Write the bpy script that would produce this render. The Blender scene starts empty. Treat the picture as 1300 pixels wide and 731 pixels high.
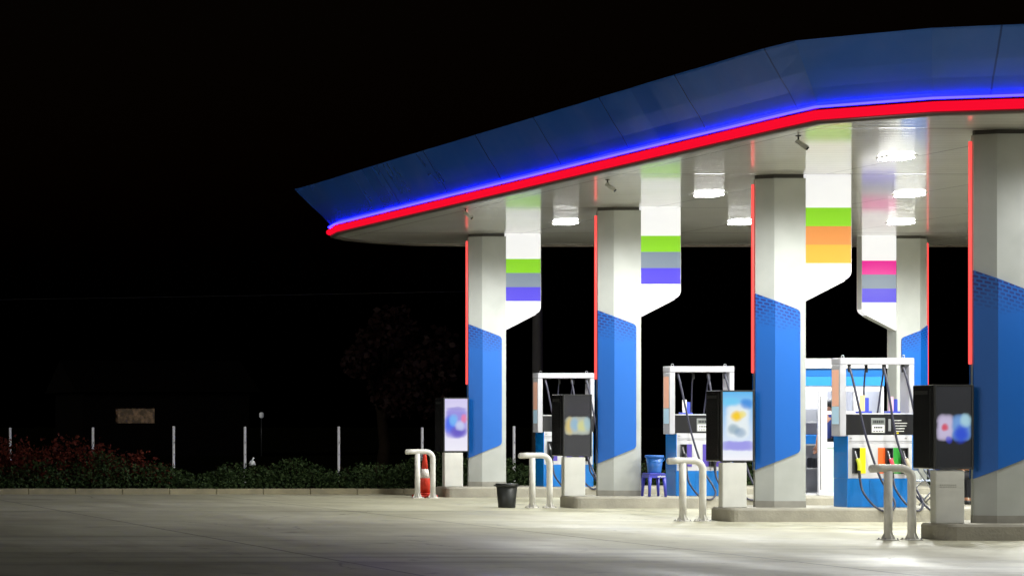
import bpy, bmesh, math, random
from mathutils import Vector, Matrix
random.seed(7)
R = math.radians
scene = bpy.context.scene
COL = scene.collection

# ------------------------------------------------------------------ materials
def srgb(r, g, b):
    f = lambda c: (c/255/12.92) if c/255 <= .04045 else ((c/255+.055)/1.055)**2.4
    return (f(r), f(g), f(b), 1)

def nodes_of(m):
    m.use_nodes = True
    nt = m.node_tree
    return nt, nt.nodes, nt.links, nt.nodes['Principled BSDF']

def mat(name, col, rough=.5, metal=0, emit=None, es=0, coat=0, var=.0, vscale=6, bump=0, bscale=40, spec=.5, coat_rough=.05):
    m = bpy.data.materials.new(name)
    nt, N, L, p = nodes_of(m)
    col = tuple(col) if len(col) == 4 else (*col, 1)
    p.inputs['Base Color'].default_value = col
    p.inputs['Roughness'].default_value = rough
    p.inputs['Metallic'].default_value = metal
    p.inputs['Specular IOR Level'].default_value = spec
    p.inputs['Coat Weight'].default_value = coat
    p.inputs['Coat Roughness'].default_value = coat_rough
    if emit is not None:
        p.inputs['Emission Color'].default_value = tuple(emit) if len(emit) == 4 else (*emit, 1)
        p.inputs['Emission Strength'].default_value = es
    if var or bump:
        tc = N.new('ShaderNodeTexCoord')
        no = N.new('ShaderNodeTexNoise'); no.inputs['Scale'].default_value = vscale; no.inputs['Detail'].default_value = 6
        L.new(tc.outputs['Object'], no.inputs['Vector'])
        if var:
            mx = N.new('ShaderNodeMix'); mx.data_type = 'RGBA'
            mx.inputs[6].default_value = tuple(c*(1-var) for c in col[:3])+(1,)
            mx.inputs[7].default_value = tuple(min(1, c*(1+var)) for c in col[:3])+(1,)
            rp = N.new('ShaderNodeMapRange'); rp.inputs[1].default_value = .3; rp.inputs[2].default_value = .7
            L.new(no.outputs['Fac'], rp.inputs[0]); L.new(rp.outputs[0], mx.inputs[0])
            L.new(mx.outputs[2], p.inputs['Base Color'])
            rr = N.new('ShaderNodeMapRange'); rr.inputs[1].default_value = .3; rr.inputs[2].default_value = .7
            rr.inputs[3].default_value = max(.02, rough*.8); rr.inputs[4].default_value = min(1, rough*1.25)
            L.new(no.outputs['Fac'], rr.inputs[0]); L.new(rr.outputs[0], p.inputs['Roughness'])
        if bump:
            n2 = N.new('ShaderNodeTexNoise'); n2.inputs['Scale'].default_value = bscale; n2.inputs['Detail'].default_value = 4
            L.new(tc.outputs['Object'], n2.inputs['Vector'])
            bp = N.new('ShaderNodeBump'); bp.inputs['Strength'].default_value = bump; bp.inputs['Distance'].default_value = .02
            L.new(n2.outputs['Fac'], bp.inputs['Height']); L.new(bp.outputs[0], p.inputs['Normal'])
    return m

def math_node(nt, op, a, b=None, c=None):
    n = nt.nodes.new('ShaderNodeMath'); n.operation = op
    for i, v in enumerate((a, b, c)):
        if v is None: continue
        if isinstance(v, (int, float)): n.inputs[i].default_value = v
        else: nt.links.new(v, n.inputs[i])
    return n.outputs[0]

def mix(nt, fac, a, b):
    n = nt.nodes.new('ShaderNodeMix'); n.data_type = 'RGBA'
    for i, v in ((0, fac), (6, a), (7, b)):
        if isinstance(v, (int, float)): n.inputs[i].default_value = v
        elif isinstance(v, tuple): n.inputs[i].default_value = v
        else: nt.links.new(v, n.inputs[i])
    return n.outputs[2]

def noise(nt, vec, scale, detail=5, rough=.5):
    n = nt.nodes.new('ShaderNodeTexNoise')
    n.inputs['Scale'].default_value = scale; n.inputs['Detail'].default_value = detail; n.inputs['Roughness'].default_value = rough
    nt.links.new(vec, n.inputs['Vector'])
    return n.outputs['Fac']

def maprange(nt, v, a, b, c=0, d=1):
    n = nt.nodes.new('ShaderNodeMapRange')
    nt.links.new(v, n.inputs[0])
    for i, x in enumerate((a, b, c, d)): n.inputs[i+1].default_value = x
    return n.outputs[0]

def concrete_mat():
    m = bpy.data.materials.new('forecourt_concrete')
    nt, N, L, p = nodes_of(m)
    tc = N.new('ShaderNodeTexCoord'); o = tc.outputs['Object']
    sx = N.new('ShaderNodeSeparateXYZ'); L.new(o, sx.inputs[0]); X, Y = sx.outputs[0], sx.outputs[1]
    mp = N.new('ShaderNodeMapping'); mp.inputs['Scale'].default_value = (1, .35, 1); L.new(o, mp.inputs[0])
    big = noise(nt, o, .28, 6, .6)
    streak = noise(nt, mp.outputs[0], .9, 7, .62)
    fine = noise(nt, o, 9, 6, .65)
    c = mix(nt, maprange(nt, big, .35, .66), srgb(172, 170, 144), srgb(200, 197, 175))
    c = mix(nt, math_node(nt, 'MULTIPLY', maprange(nt, streak, .46, .68), .6), c, srgb(146, 140, 120))
    c = mix(nt, math_node(nt, 'MULTIPLY', maprange(nt, fine, .35, .75), .25), c, srgb(142, 136, 118))
    spots = noise(nt, o, 2.3, 3, .5)
    c = mix(nt, math_node(nt, 'MULTIPLY', maprange(nt, spots, .66, .74), .35), c, srgb(78, 74, 66))
    # slab joints: lines along y and along x
    wob = math_node(nt, 'MULTIPLY', math_node(nt, 'SUBTRACT', noise(nt, o, 1.3, 4), .5), .04)
    def line(v, off, per, w):
        t = math_node(nt, 'ADD', math_node(nt, 'ADD', v, off), wob)
        fr = math_node(nt, 'FRACT', math_node(nt, 'DIVIDE', t, per))
        d = math_node(nt, 'MULTIPLY', math_node(nt, 'ABSOLUTE', math_node(nt, 'SUBTRACT', fr, .5)), per)
        return maprange(nt, d, w*.4, w, 1, 0)
    j = math_node(nt, 'MAXIMUM', line(X, -8.72+2.5, 5.0, .028), line(Y, .6, 5.0, .022))
    c = mix(nt, math_node(nt, 'MULTIPLY', j, .85), c, srgb(58, 54, 46))
    vo = N.new('ShaderNodeTexVoronoi'); vo.feature = 'DISTANCE_TO_EDGE'; vo.inputs['Scale'].default_value = .28
    wv = N.new('ShaderNodeVectorMath'); wv.operation = 'MULTIPLY_ADD'; nn = N.new('ShaderNodeTexNoise'); nn.inputs['Scale'].default_value = 1.2; nn.inputs['Detail'].default_value = 6
    L.new(o, nn.inputs['Vector']); L.new(nn.outputs['Color'], wv.inputs[0]); wv.inputs[1].default_value = (.8, .8, 0); L.new(o, wv.inputs[2]); L.new(wv.outputs[0], vo.inputs['Vector'])
    crack = math_node(nt, 'MULTIPLY', maprange(nt, vo.outputs[0], .002, .007, 1, 0), maprange(nt, noise(nt, o, .35, 3), .50, .58))
    c = mix(nt, math_node(nt, 'MULTIPLY', crack, .6), c, srgb(80, 75, 64))
    # tyre tracks along the lanes and oil drips
    mt = N.new('ShaderNodeMapping'); mt.inputs['Scale'].default_value = (.06, 1.6, 1); L.new(o, mt.inputs[0])
    c = mix(nt, math_node(nt, 'MULTIPLY', maprange(nt, noise(nt, mt.outputs[0], 1.0, 4, .55), .52, .68), .5), c, srgb(104, 100, 86))
    oil = noise(nt, o, 1.1, 5, .6)
    c = mix(nt, math_node(nt, 'MULTIPLY', maprange(nt, oil, .63, .70), .6), c, srgb(84, 80, 70))
    # per-slab tone
    cx = math_node(nt, 'FLOOR', math_node(nt, 'DIVIDE', math_node(nt, 'ADD', X, -8.72), 5.0))
    cy = math_node(nt, 'FLOOR', math_node(nt, 'DIVIDE', math_node(nt, 'ADD', Y, .6+2.5), 5.0))
    cb = N.new('ShaderNodeCombineXYZ'); L.new(cx, cb.inputs[0]); L.new(cy, cb.inputs[1])
    wn = N.new('ShaderNodeTexWhiteNoise'); wn.noise_dimensions = '2D'; L.new(cb.outputs[0], wn.inputs['Vector'])
    c = mix(nt, math_node(nt, 'MULTIPLY', wn.outputs['Value'], .22), c, srgb(146, 140, 122))
    L.new(c, p.inputs['Base Color'])
    wet = noise(nt, mp.outputs[0], .6, 4, .5)
    L.new(maprange(nt, wet, .42, .70, .66, .40), p.inputs['Roughness'])
    bp = N.new('ShaderNodeBump'); bp.inputs['Strength'].default_value = .25; bp.inputs['Distance'].default_value = .008
    h = math_node(nt, 'SUBTRACT', noise(nt, o, 28, 5, .6), math_node(nt, 'MULTIPLY', j, .8))
    L.new(h, bp.inputs['Height']); L.new(bp.outputs[0], p.inputs['Normal'])
    return m

def fascia_mat():
    m = bpy.data.materials.new('blue_fascia_panel')
    nt, N, L, p = nodes_of(m)
    uv = N.new('ShaderNodeUVMap'); sx = N.new('ShaderNodeSeparateXYZ'); L.new(uv.outputs[0], sx.inputs[0])
    fr = math_node(nt, 'FRACT', sx.outputs[0])
    d = math_node(nt, 'ABSOLUTE', math_node(nt, 'SUBTRACT', fr, .5))
    seam = maprange(nt, d, .494, .497)
    tc = N.new('ShaderNodeTexCoord')
    dirt = noise(nt, tc.outputs['Object'], .9, 7, .65)
    c = mix(nt, math_node(nt, 'MULTIPLY', maprange(nt, dirt, .42, .75), .25), srgb(64, 126, 222), srgb(136, 152, 206))
    c = mix(nt, math_node(nt, 'MULTIPLY', seam, .6), c, srgb(20, 30, 60))
    L.new(c, p.inputs['Base Color'])
    L.new(maprange(nt, dirt, .3, .75, .16, .24), p.inputs['Roughness'])
    p.inputs['Metallic'].default_value = .4
    p.inputs['Coat Weight'].default_value = 1; p.inputs['Coat Roughness'].default_value = .12
    bp = N.new('ShaderNodeBump'); bp.inputs['Strength'].default_value = .35; bp.inputs['Distance'].default_value = .06
    L.new(noise(nt, tc.outputs['Object'], .9, 3), bp.inputs['Height']); L.new(bp.outputs[0], p.inputs['Normal'])
    return m

def soffit_mat():
    m = bpy.data.materials.new('white_soffit_panels')
    nt, N, L, p = nodes_of(m)
    tc = N.new('ShaderNodeTexCoord'); o = tc.outputs['Object']
    sx = N.new('ShaderNodeSeparateXYZ'); L.new(o, sx.inputs[0])
    fr = math_node(nt, 'FRACT', math_node(nt, 'DIVIDE', sx.outputs[1], .3))
    d = math_node(nt, 'ABSOLUTE', math_node(nt, 'SUBTRACT', fr, .5))
    seam = maprange(nt, d, .455, .48)
    def joint(v, per, off, w):
        q = math_node(nt, 'ABSOLUTE', math_node(nt, 'SUBTRACT', math_node(nt, 'FRACT', math_node(nt, 'DIVIDE', math_node(nt, 'ADD', v, off), per)), .5))
        return maprange(nt, math_node(nt, 'MULTIPLY', math_node(nt, 'SUBTRACT', .5, q), per), w*.5, w, 1, 0)
    seam = math_node(nt, 'MAXIMUM', math_node(nt, 'MULTIPLY', seam, .6), math_node(nt, 'MAXIMUM', joint(sx.outputs[1], 5.97, -32.2, .05), joint(sx.outputs[0], 3.2, -.6, .025)))
    dirt = noise(nt, o, .8, 6, .6)
    c = mix(nt, maprange(nt, dirt, .35, .7), srgb(238, 238, 236), srgb(222, 221, 216))
    c = mix(nt, math_node(nt, 'MULTIPLY', seam, .9), c, srgb(95, 92, 86))
    L.new(c, p.inputs['Base Color'])
    p.inputs['Roughness'].default_value = .3
    p.inputs['Coat Weight'].default_value = .75; p.inputs['Coat Roughness'].default_value = .06
    mp = N.new('ShaderNodeMapping'); mp.inputs['Scale'].default_value = (.15, 3.2, 1); L.new(o, mp.inputs[0])
    h = math_node(nt, 'SUBTRACT', math_node(nt, 'MULTIPLY', noise(nt, mp.outputs[0], 2.0, 3), .35), math_node(nt, 'MULTIPLY', seam, .5))
    bp = N.new('ShaderNodeBump'); bp.inputs['Strength'].default_value = .10; bp.inputs['Distance'].default_value = .03
    L.new(h, bp.inputs['Height']); L.new(bp.outputs[0], p.inputs['Normal'])
    L.new(bp.outputs[0], p.inputs['Coat Normal'])
    return m

def blue_panel_mat():
    m = bpy.data.materials.new('blue_column_panel')
    nt, N, L, p = nodes_of(m)
    tc = N.new('ShaderNodeTexCoord'); o = tc.outputs['Object']
    sx = N.new('ShaderNodeSeparateXYZ'); L.new(o, sx.inputs[0])
    cb = N.new('ShaderNodeCombineXYZ')
    slope = math_node(nt, 'ADD', sx.outputs[2], math_node(nt, 'MULTIPLY', math_node(nt, 'ABSOLUTE', sx.outputs[0]), .30))
    L.new(math_node(nt, 'ABSOLUTE', sx.outputs[0]), cb.inputs[0]); L.new(slope, cb.inputs[1])
    br = N.new('ShaderNodeTexBrick')
    br.inputs['Color1'].default_value = (1, 1, 1, 1); br.inputs['Color2'].default_value = (.75, .75, .75, 1); br.inputs['Mortar'].default_value = (0, 0, 0, 1)
    br.inputs['Scale'].default_value = 1; br.inputs['Brick Width'].default_value = .080; br.inputs['Row Height'].default_value = .052
    br.inputs['Mortar Size'].default_value = .011; br.inputs['Mortar Smooth'].default_value = .15
    L.new(cb.outputs[0], br.inputs['Vector'])
    rv = N.new('ShaderNodeRGBToBW'); L.new(br.outputs[0], rv.inputs[0])
    # denser dots at the top edge, thinning out downwards
    nz = noise(nt, cb.outputs[0], 4.5, 3)
    fade = maprange(nt, math_node(nt, 'ADD', slope, math_node(nt, 'MULTIPLY', nz, .55)), 3.14, 3.52)
    c = mix(nt, math_node(nt, 'MULTIPLY', math_node(nt, 'MULTIPLY', rv.outputs[0], fade), 1.0), srgb(4, 92, 182), srgb(20, 34, 112))
    L.new(c, p.inputs['Base Color'])
    p.inputs['Roughness'].default_value = .42
    p.inputs['Coat Weight'].default_value = .08; p.inputs['Coat Roughness'].default_value = .15
    return m

def screen_mat(name, top, bottom, blobs, strength=1.0):
    """a lit poster screen: soft colour patches on a vertical gradient, object coordinates in metres"""
    m = bpy.data.materials.new(name)
    nt, N, L, p = nodes_of(m)
    tc = N.new('ShaderNodeTexCoord'); o = tc.outputs['Object']
    sx = N.new('ShaderNodeSeparateXYZ'); L.new(o, sx.inputs[0])
    c = mix(nt, maprange(nt, sx.outputs[2], .75, 1.8), bottom, top)
    wrp = N.new('ShaderNodeTexNoise'); wrp.inputs['Scale'].default_value = 5; wrp.inputs['Detail'].default_value = 2; L.new(o, wrp.inputs['Vector'])
    wv = N.new('ShaderNodeVectorMath'); wv.operation = 'MULTIPLY_ADD'; L.new(wrp.outputs['Color'], wv.inputs[0]); wv.inputs[1].default_value = (.07, .07, .07); wv.inputs[2].default_value = (-.035, -.035, -.035)
    ad = N.new('ShaderNodeVectorMath'); ad.operation = 'ADD'; L.new(o, ad.inputs[0]); L.new(wv.outputs[0], ad.inputs[1])
    sx = N.new('ShaderNodeSeparateXYZ'); L.new(ad.outputs[0], sx.inputs[0])
    for (cx, cz, rx, rz, col, a, *ex) in blobs:
        ex = ex[0] if ex else 2.0
        dx = math_node(nt, 'POWER', math_node(nt, 'ABSOLUTE', math_node(nt, 'DIVIDE', math_node(nt, 'SUBTRACT', sx.outputs[0], cx), rx)), ex)
        dz = math_node(nt, 'POWER', math_node(nt, 'ABSOLUTE', math_node(nt, 'DIVIDE', math_node(nt, 'SUBTRACT', sx.outputs[2], cz), rz)), ex)
        n = N.new('ShaderNodeMapRange'); n.interpolation_type = 'SMOOTHSTEP'
        L.new(math_node(nt, 'ADD', dx, dz), n.inputs[0])
        n.inputs[1].default_value = .0; n.inputs[2].default_value = 1.7; n.inputs[3].default_value = a; n.inputs[4].default_value = 0
        c = mix(nt, n.outputs[0], c, srgb(*col))
    p.inputs['Base Color'].default_value = (.01, .01, .012, 1)
    p.inputs['Roughness'].default_value = .12
    L.new(c, p.inputs['Emission Color']); p.inputs['Emission Strength'].default_value = strength
    return m

def leaf_mat(name, a, b):
    m = bpy.data.materials.new(name)
    nt, N, L, p = nodes_of(m)
    g = N.new('ShaderNodeNewGeometry'); 
    c = mix(nt, g.outputs['Random Per Island'], srgb(*a), srgb(*b))
    L.new(c, p.inputs['Base Color']); p.inputs['Roughness'].default_value = .7; p.inputs['Specular IOR Level'].default_value = .15
    return m

M = dict(
    concrete=concrete_mat(), fascia=fascia_mat(), soffit=soffit_mat(), blue_panel=blue_panel_mat(),
    white=mat('white_column_paint', srgb(170, 173, 170), .38, var=.07, vscale=2.5, coat=.25, coat_rough=.2),
    collar=mat('dark_collar', srgb(70, 68, 64), .6),
    plinth=mat('grey_plinth', srgb(140, 138, 130), .7, var=.12),
    island=mat('island_concrete', srgb(150, 146, 134), .75, var=.2, vscale=3, bump=.3, bscale=30),
    kerb=mat('kerb_concrete', srgb(135, 128, 104), .85, var=.3, vscale=2, bump=.4),
    red_led=mat('red_light_tube', (.3, .01, .01), .3, emit=(1, .085, .075), es=1.15),
    red_band=mat('red_light_band', (.02, .0, .0), .5, spec=0, emit=(1, .004, .028), es=.95),
    blue_led=mat('blue_light_strip', (.05, .05, .3), .3, emit=(.012, .010, 1), es=19),
    trim=mat('grey_edge_trim', srgb(120, 112, 108), .4, metal=.4),
    roof=mat('roof_sheet', srgb(60, 64, 76), .6),
    s_white=mat('lightbox_white', (.4, .4, .4), .3, emit=(1, 1, 1), es=.75),
    s_green=mat('lightbox_green', tuple(c*0.28 for c in srgb(150, 225, 40)[:3]), .3, emit=srgb(158, 240, 42), es=.62),
    s_grey=mat('lightbox_grey', tuple(c*0.22 for c in srgb(140, 155, 170)[:3]), .3, emit=srgb(144, 160, 178), es=.62),
    s_indigo=mat('lightbox_indigo', tuple(c*0.25 for c in srgb(80, 66, 220)[:3]), .3, emit=srgb(88, 72, 236), es=.7),
    s_orange=mat('lightbox_orange', tuple(c*0.28 for c in srgb(240, 150, 70)[:3]), .3, emit=srgb(246, 160, 84), es=.62),
    s_amber=mat('lightbox_amber', tuple(c*0.28 for c in srgb(250, 180, 60)[:3]), .3, emit=srgb(254, 190, 66), es=.62),
    s_pink=mat('lightbox_magenta', tuple(c*0.25 for c in srgb(245, 10, 150)[:3]), .3, emit=srgb(255, 12, 165), es=.7),
    s_edge=mat('lightbox_edge', srgb(205, 205, 205), .4),
    black=mat('black_cabinet', (.02, .02, .021), .18, coat=.4),
    blackm=mat('black_rubber', (.015, .015, .016), .55),
    hose=mat('dark_hose', srgb(48, 48, 66), .4),
    dgrey=mat('dark_grey_frame', srgb(56, 57, 58), .4, metal=.3),
    steel=mat('steel', srgb(150, 150, 155), .3, metal=.9),
    ped=mat('pedestal_white', srgb(205, 205, 200), .45, var=.06, vscale=4),
    pale_ink=mat('pale_grey_print', srgb(165, 165, 162), .6),
    bollard=mat('bollard_white_paint', srgb(214, 212, 206), .45, var=.12, vscale=7),
    disp_white=mat('dispenser_white', srgb(198, 198, 204), .35, var=.04, coat=.2),
    disp_frame=mat('dispenser_frame_white', srgb(172, 172, 180), .4, var=.05),
    disp_blue=mat('dispenser_blue', srgb(0, 110, 190), .35, var=.06, coat=.3),
    disp_black=mat('dispenser_black', (.014, .014, .016), .3, coat=.3),
    lcd=mat('lcd', srgb(120, 126, 122), .25, emit=srgb(120, 128, 122), es=.25),
    paper=mat('white_print', srgb(225, 225, 225), .5),
    ink=mat('dark_print', srgb(40, 40, 46), .6),
    seam=mat('panel_seam', srgb(110, 110, 118), .6),
    n_yellow=mat('yellow_plastic', srgb(245, 225, 20), .4), n_lime=mat('lime_plastic', srgb(215, 222, 60), .4),
    n_orange=mat('orange_plastic', srgb(245, 105, 40), .4), n_pink=mat('coral_plastic', srgb(230, 80, 96), .4),
    n_green=mat('green_plastic', srgb(52, 165, 60), .4), n_beige=mat('beige_plastic', srgb(190, 180, 160), .4),
    n_purple=mat('purple_plastic', srgb(86, 70, 170), .4),
    refl_orange=mat('painted_reflection_orange', srgb(255, 196, 172), .3), refl_sky=mat('painted_reflection_sky_blue', srgb(196, 230, 255), .3),  # tints for the reflection painted on the dispenser sides
    box_blue=mat('leaflet_box_blue', srgb(62, 78, 190), .4), card_tan=mat('card_tan', srgb(225, 200, 140), .6), card_pink=mat('card_pink', srgb(220, 180, 200), .6),
    bucket=mat('bucket_blue', srgb(40, 100, 180), .4, var=.08), stool=mat('stool_purple_blue', srgb(58, 62, 170), .35, var=.06),
    bin=mat('black_bin', (.018, .02, .018), .5, var=.3, vscale=9),
    cone=mat('cone_orange_red', srgb(205, 52, 30), .5, var=.15, vscale=8), cone_w=mat('cone_reflective_band', srgb(210, 205, 200), .4),
    post=mat('post_white', srgb(215, 215, 218), .5, var=.1),
    soil=mat('dark_soil_grass', srgb(24, 25, 15), 1, spec=0, var=.4, vscale=1.5, bump=.6),
    bark=mat('bark', srgb(30, 24, 18), 1, spec=0, var=.3, bump=.6),
    pole=mat('pole_concrete', srgb(62, 60, 56), .8, var=.1), cable=mat('cable', (.02, .02, .02), .5),
    leaf_g=leaf_mat('hedge_leaf_green', (26, 42, 18), (46, 60, 30)), leaf_r=leaf_mat('hedge_leaf_red', (64, 17, 13), (84, 34, 20)),
    leaf_t=leaf_mat('tree_leaf', (20, 30, 16), (38, 42, 22)), leaf_t2=leaf_mat('tree_leaf_russet', (26, 9, 7), (32, 14, 10)),
    house=mat('house_wall', srgb(14, 13, 12), 1, spec=0, var=.15), bag=mat('white_bag', srgb(210, 214, 218), .5, bump=.6, bscale=12),
    lamp_w=mat('lamp_lens', (.8, .8, .8), .3, emit=(1, 1, .97), es=24), lamp_h=mat('lamp_housing', srgb(205, 205, 200), .4),
    lamp_far=mat('far_lamp', (.8, .8, .8), .3, emit=(.9, .95, 1), es=.06),
    win_far=mat('far_window', (.2, .15, .1), .5),
    b_white=mat('booth_white', srgb(200, 200, 206), .4, var=.03), b_blue=mat('booth_blue_dark', srgb(8, 92, 165), .35), b_blue2=mat('booth_blue_light', srgb(35, 125, 205), .35),
    b_grey=mat('appliance_grey', srgb(140, 142, 145), .45), b_dark=mat('dark_plastic', srgb(40, 42, 48), .5),
    frost=mat('frosted_glass', srgb(178, 196, 190), .5), shelf=mat('shelf_grey', srgb(185, 185, 186), .5),
    b_lamp=mat('booth_lamp', (.8, .8, .8), .3, emit=(1, 1, 1), es=3),
    skin=mat('skin', srgb(172, 122, 92), .55), hair=mat('hair_black', (.01, .009, .008), .5), shirt=mat('shirt_blue', srgb(30, 48, 110), .85, var=.1), trousers=mat('trousers_black', (.014, .014, .018), .9),
    shoe=mat('shoe_black', (.012, .012, .012), .5), eye=mat('eye_dark', (.01, .008, .006), .2),
    chair_seat=mat('chair_plastic', srgb(150, 162, 185), .4),
)
gl = bpy.data.materials.new('window_glass'); nt, N, L, p = nodes_of(gl)
p.inputs['Base Color'].default_value = (.92, .95, .95, 1); p.inputs['Roughness'].default_value = .02; p.inputs['Transmission Weight'].default_value = 1; p.inputs['IOR'].default_value = 1.05
M['glass'] = gl
# dim mottled window far off
nt, N, L, p = nodes_of(M['win_far'])
tc = N.new('ShaderNodeTexCoord')
L.new(mix(nt, maprange(nt, noise(nt, tc.outputs['Object'], 4.2, 7, .75), .44, .64), srgb(20, 15, 10), srgb(92, 72, 54)), p.inputs['Emission Color']); p.inputs['Emission Strength'].default_value = .55

# ------------------------------------------------------------------ mesh builder
class MB:
    def __init__(s): s.bm = bmesh.new(); s.mats = []
    def _mi(s, m):
        if m is None: return 0
        if m not in s.mats: s.mats.append(m)
        return s.mats.index(m)
    def box(s, x0, y0, z0, x1, y1, z1, m=None, bev=0, seg=1):
        vs = [s.bm.verts.new((x, y, z)) for z in (z0, z1) for y in (y0, y1) for x in (x0, x1)]
        idx = [(0, 2, 3, 1), (4, 5, 7, 6), (0, 1, 5, 4), (2, 6, 7, 3), (0, 4, 6, 2), (1, 3, 7, 5)]
        fs = [s.bm.faces.new([vs[i] for i in f]) for f in idx]
        mi = s._mi(m)
        for f in fs: f.material_index = mi
        if bev:
            es = list({e for f in fs for e in f.edges})
            r = bmesh.ops.bevel(s.bm, geom=es, offset=bev, segments=seg, affect='EDGES', profile=.5)
            for f in r['faces']: f.material_index = mi
        return s
    def prism(s, pts, lo, hi, axis='z', m=None, smooth=False):
        """polygon extruded along an axis: z -> pts are (x,y); y -> (x,z); x -> (y,z)"""
        def P(a, b, t):
            return {'z': (a, b, t), 'y': (a, t, b), 'x': (t, a, b)}[axis]
        A = [s.bm.verts.new(P(a, b, lo)) for a, b in pts]; B = [s.bm.verts.new(P(a, b, hi)) for a, b in pts]
        mi = s._mi(m); n = len(pts)
        for f in (s.bm.faces.new(A), s.bm.faces.new(B[::-1])): f.material_index = mi
        for i in range(n):
            f = s.bm.faces.new((A[i], B[i], B[(i+1) % n], A[(i+1) % n])); f.material_index = mi; f.smooth = smooth
        return s
    def tube(s, path, r, seg=10, m=None, cap=True, radii=None):
        mi = s._mi(m); path = [Vector(p) for p in path]; rings = []
        n = len(path); up = None
        for i, p in enumerate(path):
            t = (path[min(i+1, n-1)]-path[max(i-1, 0)]).normalized()
            if up is None:
                up = Vector((0, 0, 1)) if abs(t.z) < .9 else Vector((1, 0, 0))
            a = t.cross(up).normalized(); b = a.cross(t).normalized(); up = b
            rr = radii[i] if radii else r
            rings.append([s.bm.verts.new(p+(a*math.cos(2*math.pi*k/seg)+b*math.sin(2*math.pi*k/seg))*rr) for k in range(seg)])
        for i in range(n-1):
            for k in range(seg):
                f = s.bm.faces.new((rings[i][k], rings[i][(k+1) % seg], rings[i+1][(k+1) % seg], rings[i+1][k])); f.smooth = True; f.material_index = mi
        if cap:
            for q in (rings[0][::-1], rings[-1]):
                f = s.bm.faces.new(q); f.material_index = mi
        return s
    def lathe(s, prof, cx=0, cy=0, seg=24, m=None, smooth=True):
        mi = s._mi(m)
        rings = [[s.bm.verts.new((cx+r*math.cos(2*math.pi*k/seg), cy+r*math.sin(2*math.pi*k/seg), z)) for k in range(seg)] for r, z in prof]
        for i in range(len(prof)-1):
            for k in range(seg):
                f = s.bm.faces.new((rings[i][k], rings[i][(k+1) % seg], rings[i+1][(k+1) % seg], rings[i+1][k])); f.smooth = smooth; f.material_index = mi
        for q in (rings[0][::-1], rings[-1]):
            f = s.bm.faces.new(q); f.material_index = mi
        return s
    def ball(s, c, r, m=None, sx=1, sy=1, sz=1, seg=14):
        mi = s._mi(m)
        res = bmesh.ops.create_uvsphere(s.bm, u_segments=seg, v_segments=max(6, seg//2+1), radius=r, matrix=Matrix.Translation(c) @ Matrix.Diagonal((sx, sy, sz, 1)))
        for v in res['verts']:
            for f in v.link_faces: f.smooth = True; f.material_index = mi
        return s
    def leaf(s, c, size, m=None):
        mi = s._mi(m)
        d = Vector((random.gauss(0, 1), random.gauss(0, 1), random.gauss(0, .7))).normalized()
        e = d.cross(Vector((random.gauss(0, 1), random.gauss(0, 1), random.gauss(0, 1)))).normalized()
        c = Vector(c); w = size*random.uniform(.28, .42)
        vs = [s.bm.verts.new(q) for q in (c-d*size*.5, c+e*w, c+d*size*.5, c-e*w)]
        f = s.bm.faces.new(vs); f.material_index = mi
        return s
    def build(s, name, material=None, parent=None, normals=True, loc=None):
        if normals: bmesh.ops.recalc_face_normals(s.bm, faces=s.bm.faces[:])
        me = bpy.data.meshes.new(name); s.bm.to_mesh(me); s.bm.free()
        for m in (s.mats or [material]): me.materials.append(m)
        o = bpy.data.objects.new(name, me); COL.objects.link(o)
        if parent: o.parent = parent
        if loc: o.location = loc
        return o

def thing(name, label, cat, loc=(0, 0, 0), rotz=0, group=None):
    o = bpy.data.objects.new(name, None); COL.objects.link(o)
    o.location = loc; o.rotation_euler = (0, 0, rotz); o.empty_display_size = .2
    o['label'] = label; o['category'] = cat
    if group: o['group'] = group
    return o
def tag(o, label, cat, group=None):
    o['label'] = label; o['category'] = cat
    if group: o['group'] = group
    return o
def copy_tree(o, parent=None):
    c = o.copy(); COL.objects.link(c)
    if parent: c.parent = parent
    for ch in list(o.children): copy_tree(ch, c)
    return c
def smooth_path(pts, n=6):
    """Catmull-Rom through the points"""
    P = [Vector(p) for p in pts]; P = [P[0]*2-P[1]]+P+[P[-1]*2-P[-2]]; out = []
    for i in range(1, len(P)-2):
        a, b, c, d = P[i-1:i+3]
        for k in range(n):
            t = k/n
            out.append(.5*((2*b)+(c-a)*t+(2*a-5*b+4*c-d)*t*t+(3*b-a-3*c+d)*t**3))
    out.append(P[-2]); return out

# ------------------------------------------------------------------ dimensions from the photograph
CAM_H, ISL, SOF = 1.56, .21, 5.41
TIP = 18.66
ROWS = [50.25, 43.98, 38.17, 32.26]          # the four front columns, far to near
H = SOF-ISL                                   # column height on the island

# ------------------------------------------------------------------ setting
g = MB(); g.box(-400, -60, -.6, 500, 600, -.03, M['soil']); o = g.build('ground'); o['kind'] = 'structure'
g = MB()
v = [g.bm.verts.new(q) for q in ((-40, 2, 0), (70, 2, 0), (70, 52, 0), (-40, 52, 0))]; g.bm.faces.new(v)
o = g.build('forecourt_pavement', M['concrete']); o['kind'] = 'structure'
g = MB()
x = -20.0
while x < 60:
    g.box(x+.004, 52.0, -.02, x+.996, 52.16, .12+random.uniform(-.004, .004), M['kerb'], .012); x += 1.0
o = g.build('kerb'); o['kind'] = 'structure'
g = MB(); g.box(-40, 52.16, -.03, 70, 57, .09, M['soil']); o = g.build('verge'); o['kind'] = 'structure'

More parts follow.
